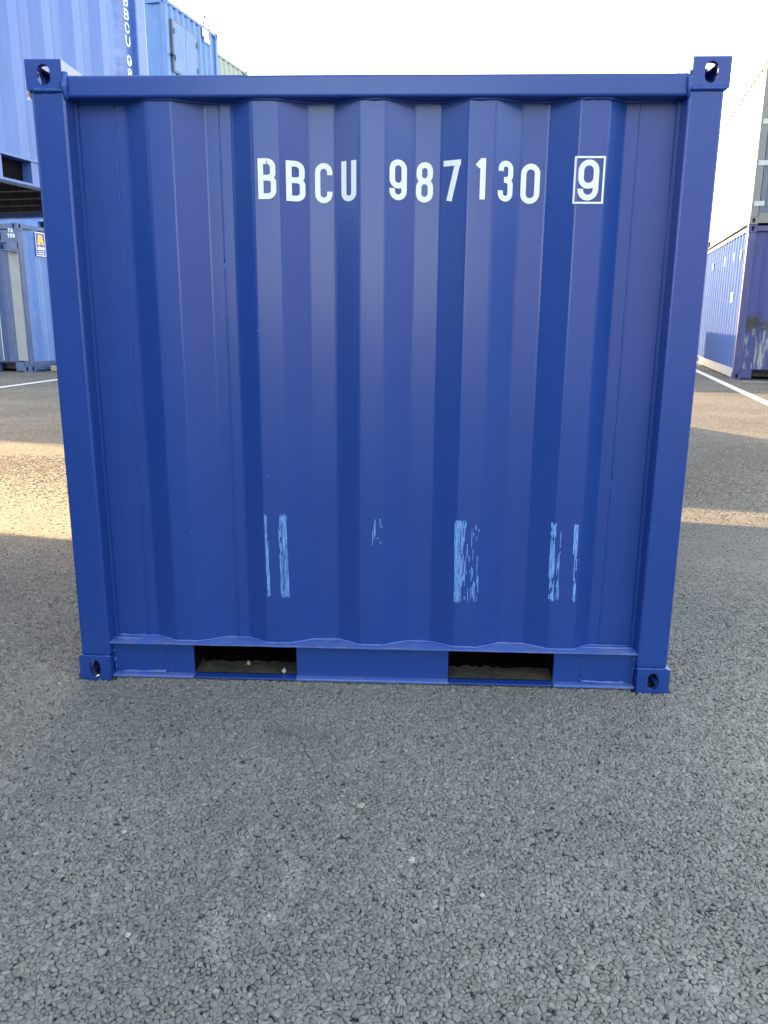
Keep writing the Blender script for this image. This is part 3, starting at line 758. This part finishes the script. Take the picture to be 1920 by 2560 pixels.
# timber packers by its foot
for i, (a, b, z0, rz, lab) in enumerate(((.22, .80, 0, .2, 'pale timber block on the asphalt beside the TA 755 container'), (.16, 1.2, 0, -.3, 'dark reddish timber block behind the pale one beside the TA 755 container'))):
    p = LC+TX*a+TY*b
    o = MB().rbox(-.16, .16, -.07, .07, 0, .14 if i == 0 else .22, .01).build('timber_block', TIMBER, None, False, (p.x, p.y, .001)); o.rotation_euler.z = rz
    tag(o, lab, 'timber block', 'timber blocks under the yard stacks')

# ---- three-high stack of ten foot units far behind, shuttered one on top
PE = Vector((-7.18, 28.58)); L10 = 3.7
def stack(far, z, **kw):
    c = far-TY*kw.get('L', L10)-TX*1.782
    return container(loc=(c.x, c.y, z), rz=-tl, group=GRP, **kw)
for k in range(2):
    stack(PE, 3.79*k, label=['light blue container at the foot of the tall stack, behind the near container', 'light blue container in the middle of the tall stack, behind the near container'][k], L=L10, side=BLUE_C, period=.42)
sh = stack(PE, 7.58, label='light blue site unit with double window shutters on top of the far stack', L=L10, side=BLUE_C, period=.38)
zz = -7.58
XS = 1.782+.012
f = MB()
y0, y1, za, zb = L10-3.36, L10-1.67, 9.28+zz, 10.84+zz
for (a, b, c, d) in ((y0, y1, zb-.05, zb), (y0, y1, za, za+.05), (y0, y0+.06, za+.0505, zb-.0505), (y1-.05, y1, za+.0505, zb-.0505)): f.box(XS-.06, XS+.01, a, b, c, d)
wf = f.build('window_frame', GREYBLUE, sh)
ym = (y0+y1)/2
for a, b in ((y0+.062, ym-.006), (ym+.006, y1-.052)):
    s_ = MB().rbox(XS-.03, XS+.02, a, b, za+.052, zb-.052, .01).build('shutter', BLUE_C, wf)
for yy in (y0+.07, y1-.09):
    for z_ in (za+.35, zb-.42): MB().rbox(XS+.012, XS+.04, yy, yy+.05, z_, z_+.17, .006).build('hinge', RUBBER, wf)
MB().tube([(XS-.02, L10-3.47, 9.75+zz), (XS+.09, L10-3.47, 9.75+zz)], .045, 8).build('knob', RUBBER, sh)
stk = MB().box(XS-.03, XS+.006, L10-1.2, L10-.76, 10.98+zz, 11.24+zz).box(XS-.03, XS+.006, L10-1.08, L10-.70, 10.84+zz, 10.975+zz).build('sticker', WHITE, sh)
RED = paint('faded_red_print', (.62, .30, .28), .6)
for i in range(3): MB().box(XS+.0065, XS+.010, L10-1.16, L10-.82-.05*i, 11.18+zz-.07*i, 11.205+zz-.07*i).build('print_bar', RED, stk)
MB().tube([(1.74, L10-1.05, 3.75), (1.74, L10-.93, 4.10), (1.74, L10-.87, 4.17), (1.74, L10-.81, 4.10), (1.74, L10-.55, 3.75)], .035, 6).build('lifting_eye', GREYBLUE, sh)
# ---- pale grey green unit behind it
PG = Vector((-7.02, 33.0))
for k in range(3):
    c_ = stack(PG, 3.79*k, label=['pale grey green container at the foot of the farthest stack, behind the shuttered unit', 'pale grey green container in the middle of the farthest stack, behind the shuttered unit',
          'pale grey green container on top of the farthest stack, showing beyond the shuttered unit'][k], L=4.2, side=PALEGREEN, period=.42)
for i in range(3): MB().box(1.79, 1.797, .30+.03*i, .62-.05*i, 3.2-.42*i, 3.42-.42*i).build('print_bar', WHITE, c_)

# ---- units added behind and beside the near one to shade the yard
def grid_box(u0, v0, label, **kw):
    W = kw.get('W', 3.564); x, y = G(u0+W/2, v0); return container(label, (x, y, kw.pop('z', 0)), RZ, group=GRP, **kw)
SM = dict(W=2.44, H=2.36)
pfx, pfy = G(-.6, 4.5)
pf = thing('shade_platform', 'low steel platform on trestles, added unseen behind the near container to cast shade', 'platform', (pfx, pfy, 0), RZ)  # invented, out of view, to bound a sunlit strip on the ground
MB().box(-1.95, 1.95, -.73, .73, 1.2, 1.5).build('deck', GALV, pf)
for sx in (-1, 1):
    for sy in (-1, 1): MB().box(sx*.6-.76, sx*.6-.64, sy*.6-.06, sy*.6+.06, 0, 1.199).build('leg', GALV, pf)
grid_box(-2.44, 7.57, 'small blue container added unseen behind the near one to cast shade', L=4.23, side=BLUE, **SM)
grid_box(-2.84, 21.3, 'mid blue container added unseen far behind the near one to cast shade', L=8.86, side=BLUE_B)
c = LC+TY*6.5-TY*4.43-TX*1.782
container('light blue container added on top of the TA 755 one, set back to shade the ground', (c.x, c.y, 3.80), -tl, L=4.43, side=BLUE_C, group=GRP)
# the raised one rests on two small units that stand outside the picture on the left
for i in range(2):
    q = FAR-TY*(3.6+4.4*i+.0)-TX*1.6; q = q-TY*(0)
    c = FAR-TY*(3.55+3.1*(i+1)+.3*i)-TX*1.7
    container(['small blue container carrying the far end of the raised one', 'small blue container carrying the near end of the raised one'][i], (c.x, c.y, 0), -tl, W=2.9, H=2.59, L=3.1, side=BLUE, group=GRP)

container('dark blue container added out of view on the left to darken reflections', (-5.35, -12.6, 0), RZ, L=8.86, side=BLUE, group=GRP)  # added out of view to darken reflections in the near paint
container('azure container added out of view on the right for its blue reflection', (11.0, -5.8, 0), RZ, L=8.86, side=AZURE, group=GRP)  # added out of view so the right-facing folds reflect blue
# ---- warehouse added out of view behind the camera, to show in the gloss of the paint
wh = thing('reflector', 'pale grey ribbed warehouse with two roller doors, added out of view behind the camera', 'reflector', (17, -19, 0), 0)
wp = [(-14, 0)]
for i in range(70): x = -14+.4*i; wp += [(x+.1, 0), (x+.14, -.06), (x+.3, -.06), (x+.34, 0)]
wp += [(14.1, 0)]
sheet_mb(wp, 0, 8.2, 'y', -.03).build('wall', PALEGREY, wh)
MB().box(-14.2, 14.2, -16, .25, 8.2, 8.5).build('roof', GREYBLUE, wh)
for sx in (-1, 1): MB().box(sx*14-.1, sx*14+.1, -15.9, -.1, 0, 8.2).build('wall', PALEGREY, wh)
MB().box(-13.9, 13.9, -16, -15.9, 0, 8.2).build('wall', PALEGREY, wh)
for x in (-6, 5):
    d = MB().box(x-2.6, x+2.6, .001, .05, 0, 5.2).build('roller_door', PALEGREY, wh)
    for k in range(13): MB().box(x-2.55, x+2.55, .0501, .09, .2+.38*k, .5+.38*k).build('slat', PALEGREY, d)

# ================================================================== small stones lying on the asphalt
def pebble(loc, sz, seed, mat, lab, grp='pale stones lying on the foreground asphalt'):
    R = random.Random(seed); bm = bmesh.new(); bmesh.ops.create_icosphere(bm, subdivisions=2, radius=1)
    ph = [R.uniform(0, 6) for _ in range(4)]
    for v in bm.verts:
        d = 1+.22*math.sin(3*v.co.x+ph[0])+.18*math.sin(4*v.co.y+ph[1])+.12*math.sin(5*v.co.z+ph[2])+R.uniform(-.06, .06)
        v.co = Vector((v.co.x*sz[0], v.co.y*sz[1], max(v.co.z, -.6)*sz[2]))*d
    vs = [v.co[:] for v in bm.verts]; fs = [[v.index for v in f.verts] for f in bm.faces]; bm.free()
    o = MB().add(vs, fs).build('pebble', mat, None, False, (loc[0], loc[1], loc[2]+sz[2]*.6)); o.rotation_euler.z = R.uniform(0, 3)
    tag(o, lab, 'pebble', grp)
STONE2 = paint('buff_stone', (.42, .36, .26), .8, .2)
Z = .006
pebble((.180, -1.086, Z), (.012, .009, .006), 1, STONE, 'white pebble below the middle of the near container')
pebble((.019, -.840, Z), (.010, .013, .006), 2, STONE2, 'buff pebble nearer the container than the white one')
pebble((-.673, -1.001, Z), (.009, .007, .005), 3, STONE, 'pale pebble on the left of the foreground')
pebble((-.519, -1.396, Z), (.008, .007, .005), 4, STONE, 'small white pebble close to the lower left corner')
pebble((-.004, -.827, Z), (.006, .006, .004), 5, STONE2, 'tiny buff pebble beside the buff one')
pebble((.524, -.534, Z), (.005, .005, .004), 7, STONE, 'small pale pebble below the right fork pocket')
pebble((.365, -1.215, Z), (.009, .005, .004), 8, STONE, 'thin pale stone chip right of the white pebble')
pebble((-.372, .072, .0225), (.016, .010, .012), 9, STONE, 'white stone lying inside the left fork pocket', 'stones in the fork pockets')
pebble((-.54, .145, .024), (.014, .008, .008), 10, STONE2, 'dull stone at the back of the left fork pocket', 'stones in the fork pockets')
